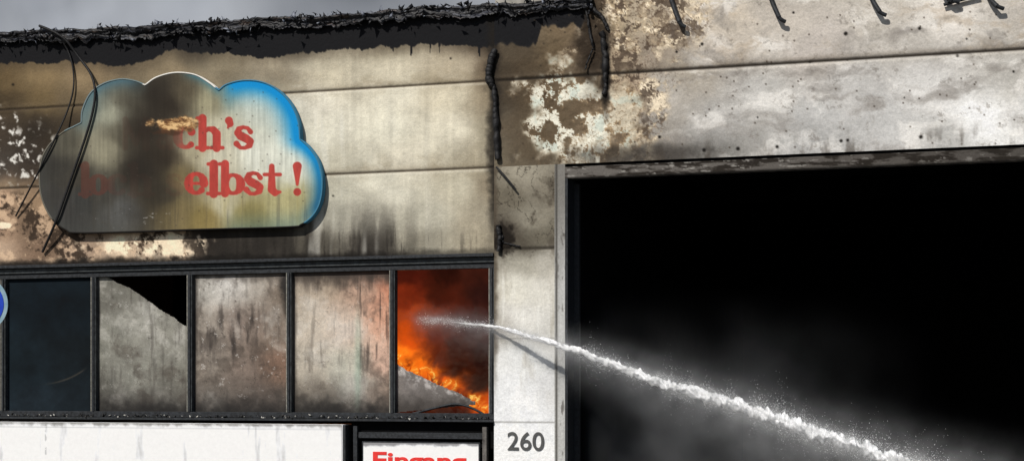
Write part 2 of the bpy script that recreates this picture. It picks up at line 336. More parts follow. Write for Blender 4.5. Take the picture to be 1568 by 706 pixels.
# ---------------------------------------------------------------- garage opening frame
zl=ZJ2
box('garage_lintel_shadow_gap',XP1,XG1,0.03,0.2,zl-0.035,zl,M_INT,B)
def c_lint(X,Y):
    c=np.zeros(X.shape+(3,))+np.array((92,88,84.))
    c=mix(c,(40,36,32),ss(-0.1,0.25,fbm(X,Y,26,5,seed=110,o=5)))
    c=mix(c,(150,147,142),ss(0.25,0.5,fbm(X,Y,12,4,seed=111,o=4))*0.8)
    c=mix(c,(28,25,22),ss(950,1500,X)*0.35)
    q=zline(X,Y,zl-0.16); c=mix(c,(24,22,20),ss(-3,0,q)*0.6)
    return c
skin('garage_lintel_frame',XG0-0.06,XG1,zl-0.165,zl-0.035,-0.02,STEP,c_lint,M_PLASTER,B)
box('garage_lintel_body',XG0,XG1,0.0,0.16,zl-0.16,zl-0.04,M_LINT,B)
def c_jamb(X,Y):
    c=np.zeros(X.shape+(3,))+np.array((168,168,166.))
    c=c*(1+0.1*fbm(X,Y,8,40,seed=112))[...,None]
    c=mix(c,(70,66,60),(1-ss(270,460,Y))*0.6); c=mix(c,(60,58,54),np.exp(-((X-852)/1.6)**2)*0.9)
    c=mix(c,(60,56,52),ss(0.2,0.5,fbm(X,Y,7,24,seed=113))*0.6)
    return c
skin('garage_left_jamb',XP1,XG0,0,zl-0.0,-0.022,STEP,c_jamb,M_PLASTER,B)
box('garage_jamb_return',XG0-0.004,XG0+0.03,-0.02,0.34,0,zl-0.166,M_BLACK,B)
box('garage_jamb_track',XG0+0.031,XG0+0.09,0.24,0.30,0,zl-0.2,M_BLACK,B)
for i in range(3):
    box('ceiling_beam_%d'%(i+1),XP1,XR,1.5+i*3,1.7+i*3,ZJ2+0.3,ZJ2+0.6,M_INT,B)
# ---------------------------------------------------------------- window band
MUL=[-290,-140,8,146,293,445,603,755]; yf=0.07
xm=[wx(p,yf) for p in MUL]
box('window_head_flashing',XL,XP0-0.003,-0.035,0.12,ZWT-0.035,ZWT+0.004,M_BLACK,B,0.004)
box('window_head_rail',XL,XP0-0.003,0.02,0.12,ZWT-0.10,ZWT-0.037,M_FRAME,B,0.004)
box('window_head_inner_rail',XL,XP0-0.003,0.045,0.13,ZWT-0.165,ZWT-0.102,M_BLACK,B,0.004)
box('window_sill_rail',XL,XP0-0.003,0.02,0.13,ZWB+0.03,ZWB+0.10,M_BLACK,B,0.004)
box('window_sill',XL,XP0-0.003,-0.06,0.2,ZWB,ZWB+0.028,M_BLACK,B,0.004)
for i,x in enumerate(xm):
    w=0.028
    box('mullion_%d'%(i+1),x-w,x+w,0.03,0.125,ZWB+0.101,ZWT-0.166,M_FRAME,B,0.004)
    box('mullion_bead_%d'%(i+1),x-0.010,x+0.010,0.012,0.029,ZWB+0.101,ZWT-0.166,M_BLACK,B)
    if i>1: box('mullion_edge_%d'%(i+1),x-w-0.010,x-w-0.001,0.025,0.06,ZWB+0.101,ZWT-0.166,M_FRAMELT,B)
zt=ZWT-0.16; zb=ZWB+0.095
def drip(c,X,Y,seed,k=0.6):
    return mix(c,(44,39,36),ss(0.1,0.6,fbm(X,Y,7,60,seed=seed,o=5,g=0.6))*k)
def haze(c,X,Y,seed):
    n=fbm(X+fbm(X,Y,30,seed=seed+1)*16,Y,34,40,seed=seed,o=6,g=0.62)
    c=mix(c,(206,203,196),ss(0.0,0.5,n)*0.42); return mix(c,(62,54,48),ss(0.05,0.5,-n)*0.5)
def speck(c,X,Y,seed,k=0.5):
    c=mix(c,(220,217,212),ss(0.32,0.5,fbm(X,Y,9,seed=seed,o=6,g=.78))*k)
    return mix(c,(48,42,38),ss(0.3,0.5,fbm(X,Y,8,seed=seed+.5,o=6,g=.78))*k)
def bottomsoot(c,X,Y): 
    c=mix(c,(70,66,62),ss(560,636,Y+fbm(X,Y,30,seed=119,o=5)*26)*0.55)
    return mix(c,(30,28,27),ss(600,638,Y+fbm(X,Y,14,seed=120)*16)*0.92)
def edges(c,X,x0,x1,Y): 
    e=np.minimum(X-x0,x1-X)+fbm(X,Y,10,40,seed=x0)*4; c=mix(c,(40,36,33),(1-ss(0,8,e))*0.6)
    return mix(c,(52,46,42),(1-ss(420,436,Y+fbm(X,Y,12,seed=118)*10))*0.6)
def c_p1(X,Y):
    c=shep(X,Y,[(40,450,(14,22,28)),(120,450,(12,19,24)),(40,560,(17,25,30)),(120,560,(16,22,26)),(70,625,(24,32,38))])
    c=c*(1+0.4*fbm(X,Y,30,seed=115,o=5))[...,None]
    d=np.abs(np.hypot(X-60,(Y-470)*1.0)-118)+0*X; c=mix(c,(74,66,56),np.exp(-(d/1.2)**2)*ss(60,100,X)*(1-ss(122,136,X))*0.6)
    return c
def c_p2(X,Y):
    c=shep(X+fbm(X,Y,22,seed=121)*12,Y,[(160,450,(108,106,98)),(160,520,(126,125,116)),(220,500,(140,138,129)),(270,520,(132,130,121)),(210,580,(136,135,126)),(270,590,(118,116,107)),(160,600,(96,95,88)),(200,640,(48,46,43))])
    c=haze(c,X,Y,122.5)
    c=c*(1+0.10*fbm(X,Y,13,seed=122)+0.08*fbm(X,Y,4,seed=123))[...,None]
    c=speck(drip(c,X,Y,124,0.3),X,Y,125,0.35)
    return np.clip(edges(bottomsoot(c,X,Y),X,148,290,Y+60),4,240)
def c_p3(X,Y):
    c=shep(X+fbm(X,Y,22,seed=131)*12,Y,[(315,440,(170,166,158)),(350,428,(205,202,197)),(400,440,(160,152,142)),(432,450,(110,98,86)),(320,500,(158,149,138)),(370,500,(134,120,110)),(420,510,(116,102,90)),(320,560,(150,141,130)),(370,570,(126,112,102)),(425,560,(124,98,82)),(330,610,(112,104,96)),(390,610,(98,86,78)),(370,640,(50,45,42))])
    c=haze(c,X,Y,132.5)
    c=c*(1+0.12*fbm(X,Y,15,seed=132)+0.08*fbm(X,Y,4,seed=133))[...,None]
    dz=blob(X,Y,362,505,56,44,0.7,0.6,20,134); c=mix(c,(46,40,37),dz*ss(-0.1,0.6,fbm(X,Y,7,40,seed=135,o=5))*0.8)
    c=speck(drip(c,X,Y,136,0.25),X,Y,137,0.5)
    c=mix(c,(24,20,18),ss(432,448,X+8*np.cos((Y-440)/30)+fbm(X,Y,12,seed=138)*5)*(1-ss(470,520,Y)))
    return np.clip(edges(bottomsoot(c,X,Y),X,297,446,Y),4,240)
def c_p4(X,Y):
    c=shep(X+fbm(X,Y,22,seed=141)*12,Y,[(465,440,(174,162,146)),(510,430,(158,144,126)),(560,440,(174,148,130)),(592,440,(182,124,98)),(470,500,(186,176,161)),(530,500,(196,184,170)),(590,490,(198,156,132)),(470,560,(182,174,160)),(530,560,(180,181,168)),(590,560,(194,164,146)),(480,600,(134,126,114)),(540,590,(158,159,151)),(590,600,(154,138,124)),(530,640,(56,52,48))])  # warm right side: heat staining plus fire glow painted into the glass
    c=haze(c,X,Y,142.5)
    c=c*(1+0.10*fbm(X,Y,15,seed=142)+0.08*fbm(X,Y,4,seed=143))[...,None]
    c=speck(drip(c,X,Y,144,0.28),X,Y,145.3,0.3)
    tp=(1-ss(416,450,Y+fbm(X,Y,9,50,seed=145)*20)); c=mix(c,(44,37,33),tp*0.7)
    c=mix(c,(40,34,32),ss(0.25,0.5,fbm(X,Y,5,80,seed=147,o=4))*ss(520,540,X)*(1-ss(540,590,Y))*0.5)
    c=mix(c,(150,176,160),np.exp(-((X-548+fbm(X,Y,30,seed=146)*3)/5)**2)*ss(440,540,Y)*0.5)
    return np.clip(edges(bottomsoot(c,X,Y),X,450,603,Y),4,240)
def c_p5(X,Y):
    c=np.zeros(X.shape+(3,))+np.array((112,108,105.))
    c=mix(c,(195,194,192),ss(-0.05,0.35,fbm(X,Y,7,seed=151,o=5,g=.65))*(1-ss(0,30,Y-(560+(X-605)*.42)))*0.7)
    c=mix(c,(46,42,39),ss(592,628,Y+fbm(X,Y,12,seed=153)*8)*0.75)
    return c*(1+0.15*fbm(X,Y,8,seed=152))[...,None]
yp=0.095
M_GL1=mat_attr('painted_reflection_glass',0.7,0.08,20,0.05,0.1,0.003)  # pane colour paints in the dark room and the sky reflection
skin('reflection_painted_pane_first',xm[2]+.03,xm[3]-.03,zb,zt,yp,0.0085,c_p1,M_GL1,B)
skin('sooted_pane_second',xm[3]+.025,xm[4]-.025,zb,zt,yp,0.0085,c_p2,M_PANE,B,
     keepf=lambda X,Y: Y>np.interp(X,[146,165,200,240,288],[400,425,441,468,500])+fbm(X,Y,16,seed=160,o=5)*5)
skin('sooted_pane_third',xm[4]+.025,xm[5]-.025,zb,zt,yp,0.0085,c_p3,M_PANE,B,lambda X,Y:-0.02*ss(400,445,X)*np.sin(np.clip((Y-420)/80,0,1)*3.14))
skin('sooted_pane_fourth',xm[5]+.025,xm[6]-.025,zb,zt,yp,0.0085,c_p4,M_PANE,B)
skin('broken_pane_shard',xm[6]+.025,xm[7]-.03,zb,zt,yp,0.0085,c_p5,M_PANE,B,keepf=lambda X,Y: (Y>557+(X-605)*0.46+fbm(X,Y,12,seed=161,o=5)*4)&(Y<632-(X-605)*0.10)&(X<728))
cable('fallen_bar',[w3(606,640,0.06),w3(665,624,0.07),w3(712,614,0.08),w3(750,640,0.08)],0.014,M_BLACK,B)
# ---------------------------------------------------------------- fire inside last window
FP=[(620,415,(74,22,12)),(680,415,(44,15,9)),(740,415,(64,27,18)),(620,455,(124,40,17)),(680,455,(68,24,13)),(740,455,(46,20,16)),(620,485,(166,64,26)),(660,490,(116,52,32)),(720,490,(60,30,24)),
(618,515,(196,72,15)),(660,520,(92,34,18)),(700,530,(52,23,17)),(740,545,(40,18,14)),(615,540,(250,116,24)),(650,560,(236,106,20)),(690,590,(215,86,14)),(740,614,(205,76,12)),(700,560,(56,23,14)),(740,580,(44,18,13)),(650,600,(80,28,11)),(700,630,(50,18,11)),(560,500,(120,46,24)),(800,500,(40,14,8)),(640,640,(50,20,11)),(670,545,(76,29,16))]
def c_fire(X,Y):
    c=shep(X+fbm(X,Y,24,seed=171,o=5)*16,Y+fbm(X,Y,24,seed=172,o=5)*16,FP,11)
    c=c*(1+0.28*fbm(X,Y,30,seed=173,o=5))[...,None]
    l=Y-(538+(X-608)*0.56)
    rid=1-np.abs(fbm(X+l*0.3,Y,15,18,seed=174,o=5))*3.0
    m=np.clip(rid,0,1)*np.exp(-((l-6)/11)**2); c=mix(c,(255,150,40),m*0.8)
    c=mix(c,(255,216,112),ss(0.78,0.97,rid)*np.exp(-((l-4)/8)**2)*0.95)
    c=mix(c,(80,20,6),ss(0.0,0.3,fbm(X,Y,12,14,seed=176,o=5))*np.exp(-((l-18)/16)**2)*0.8)
    return np.clip(c,2,255)
m,t,b=nt('fire_glow_smoke')
a=t.nodes.new('ShaderNodeAttribute'); a.attribute_name='Col'
t.links.new(a.outputs['Color'],b.inputs['Emission Color']); b.inputs['Emission Strength'].default_value=1.0
b.inputs['Base Color'].default_value=(0.01,0.008,0.006,1); b.inputs['Roughness'].default_value=1; b.inputs['Specular IOR Level'].default_value=0
M_FIRE=m
FI=empty('flames')
yb=0.75
skin('flame_lit_smoke',wx(560,yb),wx(840,yb),wz(700,665,yb),wz(700,375,yb),yb,0.010,c_fire,M_FIRE,FI,lambda X,Y:0.22*fbm(X,Y,55,seed=180)+0.08*fbm(X,Y,20,seed=181),raw_col=True,smooth=True)
def tongue(name,px,py,h,w,yd,seed):
    n=22;mm=9; co=[];cl=[]
    for i in range(n+1):
        t_=i/n; wd=w*(math.sin(math.pi*min(1,t_*0.75+0.25))**0.8)*(1-t_)**0.6*(1+0.35*math.sin(t_*11+seed*2))
        for j in range(mm):
            s=j/(mm-1)*2-1
            cx=px+math.sin(t_*4+seed)*w*0.9*t_+s*wd; cy=py-h*t_
            y=yd+0.06*s*s+0.04*math.sin(t_*6+seed)
            co.append(w3(cx,cy,y)); k=max(0,1-abs(s)**1.5)*(1-t_*0.7)
            c0=np.array((196,64,8.))*(1-k)+np.array((255,160,50.))*k; cl.append(lin(c0))
    return raw(name,co,gridfaces(n+1,mm),M_FIRE,FI,np.array(cl),True)
for i in range(13):
    px=610+i*10.5+random.uniform(-5,5); tongue('tongue_%d'%i,px,564+(px-608)*0.50+random.uniform(0,10),random.uniform(10,24)*(0.55 if px>690 else 1),random.uniform(3,8),0.42+random.uniform(-.1,.1),i*1.7)
L=bpy.data.lights.new('fire_light','POINT'); L.energy=6; L.color=(1,0.35,0.10); L.shadow_soft_size=0.3
lo=bpy.data.objects.new('fire_light',L); link(lo,FI); lo.location=w3(600,490,0.5)
# ---------------------------------------------------------------- lower facade
def c_band(X,Y):
    c=np.zeros(X.shape+(3,))+np.array((222,223,226.))
    c=c*(1+0.03*fbm(X,Y,60,seed=190)+0.02*fbm(X,Y,5,seed=191))[...,None]
    c=mix(c,(120,120,118),ss(0.25,0.75,fbm(X,Y,10,70,seed=192,o=5))*0.35)
    c=mix(c,(90,88,84),(1-ss(0,7,zline(X,Y,ZBAND)+fbm(X,Y,9,seed=193,o=5)*5))*0.7)
    q=zline(X,Y,ZBAND); c=mix(c,(90,90,90),np.exp(-((q-8)/1.0)**2)*0.25)
    c=mix(c,(60,58,55),np.exp(-((X-70)/1.0)**2)*0.4*(fbm(X,Y,12,seed=194)>0))
    return c
XE=wx(530)
box('canopy_fascia_body',XL,XE,-0.10,0.3,ZBAND-0.75,ZBAND-0.002,M_WHITE,B,0.004)
skin('canopy_fascia',XL,XE-0.01,ZBAND-0.74,ZBAND-0.004,-0.106,0.012,c_band,M_SHEET,B)
box('fascia_end_trim',XE+0.001,XE+0.035,-0.10,0.2,ZBAND-0.75,ZBAND-0.01,M_BLACK,B,0.004)
box('shopfront_wall',XL,XE,0.0,0.3,0,ZBAND-0.752,M_CONC,B)
box('entrance_head',XE+0.04,XP0-0.002,0.06,0.3,ZBAND-0.27,ZWB-0.002,M_INT,B)
box('entrance_side_post',XE+0.10,XE+0.15,-0.02,0.05,0,ZBAND-0.02,M_BLACK,B)
box('entrance_right_post',XP0-0.14,XP0-0.09,-0.02,0.05,0,ZBAND-0.02,M_LINT,B)
box('entrance_transom',XE+0.16,XP0-0.15,0.0,0.05,wz(650,671),wz(650,662),M_BLACK,B)
box('entrance_door_leaf',XE+0.2,XP0-0.18,0.12,0.17,0.05,ZBAND-0.29,M_FRAME,B,0.006)
box('entrance_threshold',XE+0.05,XP0-0.01,-0.05,0.3,0.0,0.05,M_CONC,B)
SG=empty('entrance_sign')
def c_es(X,Y):
    c=np.zeros(X.shape+(3,))+np.array((232,234,237.)); c=mix(c,(60,58,60),(1-ss(679,684,Y+fbm(X,Y,10,seed=200)*4))*0.6); return c
skin('sign_panel',wx(558),wx(734),wz(650,760),wz(650,678),-0.03,0.01,c_es,M_SHEET,SG)
box('sign_backing',wx(556),wx(736),-0.027,-0.005,wz(650,762),wz(650,676),M_BLACK,SG)
def text(name,s,px,py,hpx,yd,mat,parent,off=0.0,ext=0.002):
    cu=bpy.data.curves.new(name,'FONT'); cu.body=s; cu.offset=off; cu.extrude=ext; cu.size=1.0
    o=bpy.data.objects.new(name,cu); link(o); bpy.context.view_layer.update()
    dg=bpy.context.evaluated_depsgraph_get(); me=bpy.data.meshes.new_from_object(o.evaluated_get(dg)); bpy.data.objects.remove(o)
    v=np.array([q.co[:] for q in me.vertices]); x0,x1=v[:,0].min(),v[:,0].max()
    hh=hpx*0.0075; k=hh/0.69
    tw=wx(px[1],yd)-wx(px[0],yd)
    X0=wx(px[0],yd); Z0=wz(px[0],py,yd)
    for q in me.vertices:
        x,y,z=q.co; q.co=(X0+(x-x0)/(x1-x0)*tw, yd-z, Z0+y*k)
    me.materials.append(mat); return link(bpy.data.objects.new(name,me),parent)
text('lettering','Eingang',(571,714),715,24,-0.034,M_RED,SG,0.028)
HN=empty('house_number')
text('digits','260',(777,833),688,27,-0.024,M_GREY,HN,0.006,ext=0.003)
# ---------------------------------------------------------------- cloud sign
OUT=[(60,275),(63,245),(75,222),(95,203),(112,194),(124,188),(126,168),(138,143),(158,128),(185,121),(208,124),(222,130),(240,118),(268,111),(298,114),(320,126),(335,138),(347,129),(372,123),(400,125),(425,137),(445,158),(457,185),(460,213),(474,226),(488,248),(494,278),(491,308),(480,330),(462,344),(440,348),(300,352),(130,357),(100,352),(78,334),(64,305)]
CUSP={11,16,23,5}
def smooth_outline(P,n=7):
    out=[];N=len(P);P=[np.array(p,float) for p in P]
    for i in range(N):
        p0,p1,p2,p3=P[i-1],P[i],P[(i+1)%N],P[(i+2)%N]
        m1=(p2-p0)/2 if i not in CUSP else (p2-p1); m2=(p3-p1)/2 if (i+1)%N not in CUSP else (p2-p1)
        for k in range(n):
            t=k/n; out.append((2*t**3-3*t**2+1)*p1+(t**3-2*t**2+t)*m1+(-2*t**3+3*t**2)*p2+(t**3-t**2)*m2)
    return np.array(out)
OL=smooth_outline(OUT)
def sdf(X,Y,P):
    d=np.full(X.shape,1e9); ins=np.zeros(X.shape,bool); N=len(P)
    for i in range(N):
        a=P[i];b=P[(i+1)%N]; e=b-a; L2=e@e+1e-9
        t=np.clip(((X-a[0])*e[0]+(Y-a[1])*e[1])/L2,0,1)
        d=np.minimum(d,np.hypot(X-a[0]-t*e[0],Y-a[1]-t*e[1]))
        c=((a[1]>Y)!=(b[1]>Y))
        if abs(e[1])>1e-9: ins^=c&(X<a[0]+(Y-a[1])*e[0]/e[1])
    return np.where(ins,d,-d)
def arc(cx,cy,rx,ry,a0,a1,n=14): return [(cx+rx*math.cos(math.radians(a0+(a1-a0)*i/n)),cy+ry*math.sin(math.radians(a0+(a1-a0)*i/n))) for i in range(n+1)]
def wr(pts,cx,lo,hi):
    ys=[p[1] for p in pts]; my=(max(ys)+min(ys))/2; h=(max(ys)-min(ys))/2
    return [hi-(hi-lo)*min(1,abs(p[1]-my)/h)**2 for p in pts]
def G(ch):
    if ch=='c': p=arc(.46,.5,.33,.41,48,312); return [(p,wr(p,.4,.08,.20)),([(.70,.72),(.71,.72)],[.16,.16])],.95
    if ch=='e': p=arc(.48,.5,.33,.41,0,315); return [(p,wr(p,.4,.08,.19)),([(.2,.5),(.86,.5)],[.065,.065])],1.0
    if ch=='o': p=arc(.48,.5,.33,.41,0,360); return [(p,wr(p,.4,.08,.18))],1.0
    if ch=='l': return [([(.25,.06),(.25,1.36)],[.19,.19]),([(.0,.07),(.50,.07)],[.08,.08]),([(.02,1.36),(.25,1.38)],[.08,.08])],.5
    if ch=='h': return [([(.25,.06),(.25,1.36)],[.18,.18]),([(.0,.07),(.50,.07)],[.08,.08]),([(.02,1.36),(.25,1.38)],[.08,.08]),([(.3,.72),(.5,.9),(.72,.86),(.86,.68),(.86,.06)],[.07,.1,.15,.18,.18]),([(.62,.07),(1.12,.07)],[.08,.08])],1.12
    if ch=='b': p=arc(.57,.48,.32,.40,150,-150); return [([(.25,.08),(.25,1.36)],[.18,.18]),([(.02,1.36),(.25,1.38)],[.08,.08]),(p,wr(p,.4,.08,.20))],1.05
    if ch=='d': p=arc(.45,.48,.32,.40,30,330); return [([(.78,.06),(.78,1.38)],[.15,.15]),(p,wr(p,.4,.07,.17))],1.05
    if ch=='a': return [([(.2,.72),(.35,.92),(.6,.9),(.7,.7),(.7,.1),(.9,.06)],[.13,.07,.1,.14,.14,.06]),(arc(.42,.3,.22,.22,0,360),[.1]*15)],1.0
    if ch=='s': return [([(.74,.74),(.62,.9),(.42,.94),(.24,.86),(.2,.7),(.32,.57),(.55,.46),(.72,.34),(.7,.17),(.5,.06),(.3,.07),(.14,.24)],[.11,.08,.08,.12,.16,.18,.18,.16,.13,.08,.08,.13])],.92
    if ch=='t': return [([(.3,1.26),(.3,.25),(.42,.1),(.62,.14)],[.12,.18,.15,.06]),([(.02,.9),(.62,.9)],[.08,.08])],.68
    if ch=="'": return [([(.18,1.22),(.24,1.08),(.12,.90)],[.17,.14,.03])],.4
    if ch=='!': return [([(.22,1.26),(.22,.46)],[.20,.06]),([(.22,.14),(.221,.14)],[.17,.17])],.45
    if ch=='M': return [([(.2,.06),(.2,1.3)],[.12,.12]),([(.2,1.3),(.65,.2),(1.1,1.3)],[.14,.1,.1]),([(1.1,1.3),(1.1,.06)],[.16,.16])],1.35
    return [],.4
def textmask(X,Y,items):
    best=np.full(X.shape,-1e3)
    for (ch,x0,base,xh,sx) in items:
        st,w=G(ch)
        for P,R in st:
            for i in range(len(P)-1):
                ax,ay=x0+P[i][0]*xh*sx,base-P[i][1]*xh; bx,by=x0+P[i+1][0]*xh*sx,base-P[i+1][1]*xh
                e2=(bx-ax)**2+(by-ay)**2+1e-6
                t=np.clip(((X-ax)*(bx-ax)+(Y-ay)*(by-ay))/e2,0,1)
                r=(R[i]*(1-t)+R[i+1]*t)*xh
                best=np.maximum(best,r-np.hypot(X-ax-t*(bx-ax),Y-ay-t*(by-ay)))
    return ss(-0.7,0.7,best)
TXT=[('c',267,229,37,1.0),('h',301,229,35,1.02),("'",344,229,36,1.0),('s',357,229,36,1.0),
     ('e',283,299,36,1.0),('l',318,299,35,1.05),('b',335,299,35,1.08),('s',372,299,36,1.0),('t',404,299,35,1.15),('!',447,299,35,1.05)]
GHO=[('M',185,229,35,1.0),('a',235,229,35,1.0),('l',122,300,34,1),('o',136,300,34,.9),('c',165,300,34,1.0),('h',197,300,34,1.0),('s',252,300,34,1)]
SP=[(85,260,(50,48,44)),(75,300,(54,52,49)),(100,325,(54,53,51)),(110,215,(74,71,61)),(145,165,(98,102,93)),(145,215,(122,118,101)),(170,175,(142,142,125)),(165,230,(128,124,105)),(190,150,(88,85,73)),(192,210,(74,70,59)),(222,200,(44,37,30)),(215,260,(40,36,31)),(240,145,(44,39,33)),(262,160,(42,36,30)),(285,145,(72,65,52)),(250,240,(50,42,33)),(245,300,(56,51,41)),(268,325,(104,92,64)),(315,155,(136,131,107)),(335,200,(170,166,145)),(330,245,(180,176,157)),(400,170,(176,180,169)),(400,240,(190,191,179)),(440,240,(190,192,180)),(430,320,(152,146,108)),(380,332,(120,111,70)),(310,332,(114,100,61)),(160,300,(58,56,51)),(120,270,(58,55,48)),(125,310,(52,52,50)),(190,325,(76,76,74)),(340,315,(168,162,137)),(275,270,(104,92,65)),(300,235,(158,150,125))]
def c_sign(X,Y):
    c=shep(X+fbm(X,Y,24,60,seed=211)*8,Y+fbm(X,Y,24,seed=212)*8,SP,16)
    c=c*(1+0.06*fbm(X,Y,18,seed=213)+0.12*fbm(X,Y,3.2,70,seed=214,o=3)+0.04*fbm(X,Y,4,seed=215))[...,None]
    c=mix(c,(146,134,88),ss(0.1,0.6,fbm(X,Y,9,90,seed=215.5,o=4))*ss(280,320,X)*ss(220,330,Y)*0.5)
    c=mix(c,(60,56,50),ss(0.2,0.6,fbm(X,Y,8,120,seed=216.5,o=4))*ss(230,330,Y)*0.35)
    d=sdf(X,Y,OL); dp=np.clip(d,0,None)
    ang=ss(330,365,X)
    bl=np.exp(-(dp/(14+8*(1-ss(190,250,Y))))**1.7)*ang*(1-0.75*ss(310,345,Y))
    blue=mix(np.zeros(X.shape+(3,))+np.array((14,124,184.)),(38,88,116),ss(215,320,Y))
    c=mix(c,blue,np.clip(bl*1.25,0,1))
    b2=np.exp(-(dp/13)**1.5)*(1-ss(200,235,X))*ss(105,150,X)*(1-ss(195,225,Y)); c=mix(c,(60,98,116),b2*0.75)
    b3=np.exp(-(dp/8)**1.5)*ss(270,300,X)*(1-ss(330,345,X))*(Y<200); c=mix(c,(44,114,144),b3*0.6)
    c=mix(c,(60,62,60),np.exp(-(dp/14)**2)*(1-ss(100,260,X))*ss(190,260,Y)*0.4)
    T=textmask(X,Y,TXT); Gm=textmask(X,Y,GHO)
    red=np.zeros(X.shape+(3,))+np.array((158,56,50.)); red=red*(1+0.14*fbm(X,Y,6,20,seed=216))[...,None]
    vis=ss(262,292,X+fbm(X,Y,12,seed=217)*9)
    c=mix(c,red,T*vis*0.96); c=mix(c,(88,46,38),Gm*(0.14+0.36*(1-ss(160,178,X))))
    c=mix(c,(92,44,36),T*(1-vis)*0.45)
    c=mix(c,(36,32,27),blob(X,Y,226,225,34,125,0.7,0.35,30,218)*0.6)
    sc=blob(X,Y,266,190,28,11,0.3,0.8,12,219)
    sn=fbm(X,Y,10,5,seed=222.5,o=5,g=.65)
    c=mix(c,(140,104,66),sc*0.9); c=mix(c,(206,172,124),sc*ss(0.0,0.25,sn)*0.9); c=mix(c,(60,40,28),blob(X,Y,258,203,22,4,0.4,0.7,7,220)*0.7); c=mix(c,(70,46,32),sc*ss(0.05,0.25,-sn)*0.7)
    c=mix(c,(170,170,168),ss(0.4,0.6,fbm(X,Y,12,7,seed=221,o=4))*blob(X,Y,200,335,60,14,0.4,0.3,12,222)*0.6)
    h1,h2,hr=worley(X,Y,12,14); c=mix(c,(62,56,48),(1-ss(0.07,0.14,h1))*(hr>0.85)*0.4)
    return np.clip(c,4,245)
CS=empty('cloud_shaped_shop_sign'); ys=-0.10
skin('sign_face',wx(52,ys),wx(502,ys),wz(280,365,ys)-0.02,wz(280,104,ys)+0.03,ys,0.0070,c_sign,M_SIGN,CS,
     lambda X,Y:0.006*fbm(X,Y,70,seed=230), keepf=lambda X,Y:sdf(X,Y,OL)>0.4)
co=[];cl=[];n=len(OL)
for (yy,off) in((ys+0.085,0),(ys-0.006,0.3),(ys-0.006,-1.6),(ys+0.004,-1.7)):
    for i,p in enumerate(OL):
        a_=OL[i-1];b_=OL[(i+1)%n]; tn=(b_-a_)/np.linalg.norm(b_-a_+1e-9); nr=np.array([tn[1],-tn[0]])
        q=p+nr*off
        X_,Z_=unproj(q[0],q[1],ys); co.append((float(X_),yy,float(Z_)))
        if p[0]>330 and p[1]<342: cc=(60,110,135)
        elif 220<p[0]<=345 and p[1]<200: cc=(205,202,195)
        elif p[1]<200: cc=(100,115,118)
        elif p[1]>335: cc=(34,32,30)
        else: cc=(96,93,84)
        cl.append(alb(cc))
fs=[]
for k in range(3):
    for i in range(n):
        j=(i+1)%n; fs.append((k*n+i,k*n+j,(k+1)*n+j,(k+1)*n+i))
raw('sign_rim',co,fs,M_SIGN,CS,np.array(cl))
for (bx,by) in((140,200),(420,200),(140,320),(420,320)):
    box('bracket_%d_%d'%(bx,by),wx(bx),wx(bx)+0.06,-0.095+0.006,0.0,wz(bx,by)-0.03,wz(bx,by)+0.03,M_BLACK,CS)
# ---------------------------------------------------------------- charred roof edge (flat torn fascia + folded top)
RX=[-420,0,60,150,300,450,560,600,680,750,830,870,905]; RY=[68,51,48,44,34,26,20,16,10,7,3,0,-2]
nu=1100;nv=26
us=np.linspace(-420,908,nu); ry=np.interp(us,RX,RY)+fbm(us,us*0,60,seed=240)*3+fbm(us,us*0,14,seed=239)*2.5
U,V=np.meshgrid(us,np.linspace(0,1,nv)); RYY=np.tile(ry,(nv,1))
hgt=np.tile(16+13*fbm(us,us*0,22,seed=246,o=6,g=0.66),(nv,1))
down=np.clip((V-0.2)/0.8,0,1)*hgt; back=np.clip((0.2-V)/0.2,0,1)
Zp=RYY+down-3*np.sin(back*2.5)
Yd=-0.07+back*0.5-0.05*fbm(U,V*40,70,12,seed=241,o=5)-0.025*fbm(U,V*60,22,7,seed=242,o=5,g=.65)-0.02*np.exp(-((V-0.35)/0.12)**2)
Xw_,Zw_=unproj(U,Zp,-0.05)
c=np.zeros(U.shape+(3,))+np.array((24,24,27.))
c=mix(c,(74,77,88),ss(0.1,0.5,fbm(U,V*60,30,8,seed=243,o=6,g=.66))*0.8); c=mix(c,(165,170,182),ss(0.34,0.5,fbm(U,V*60,20,6,seed=244,o=6,g=.7))*ss(0.2,0.3,V)*(1-ss(0.5,0.8,V)))  # pale bluish flecks are specular glints painted into the bitumen colour
c=mix(c,(70,50,36),ss(0.3,0.5,fbm(U,V*60,25,9,seed=245))*0.5)
raw('charred_roof_edge',np.stack([Xw_,Yd,Zw_],-1).reshape(-1,3),gridfaces(nv,nu),M_CHAR,B,alb(c).reshape(-1,3),True)
n=520; u=RNG.uniform(-300,915,n); py=np.interp(u,RX,RY)+np.where(RNG.rand(n)<0.45,RNG.randn(n)*2,11+RNG.randn(n)*7)
cen=np.array([w3(a,b_,-0.10+RNG.uniform(-.05,.05)) for a,b_ in zip(u,py)])
cc=np.array([alb((24,24,27)) if RNG.rand()<.85 else alb((110,114,124)) for _ in range(n)])
shards('roof_edge_debris',cen,RNG.uniform(0.008,0.05,n)**1.0,M_CHAR,B,cc)
n=600; u=RNG.uniform(-200,752,n)
cen=np.array([w3(a,0,-0.03+RNG.uniform(-.03,.1)) for a in u]); cen[:,2]=ZWB+0.03+RNG.rand(n)*0.03
cc=np.array([alb((30,29,28)) if RNG.rand()<.8 else alb((170,168,162)) for _ in range(n)])
shards('sill_debris',cen,RNG.uniform(0.006,0.028,n),M_CHAR,B,cc)
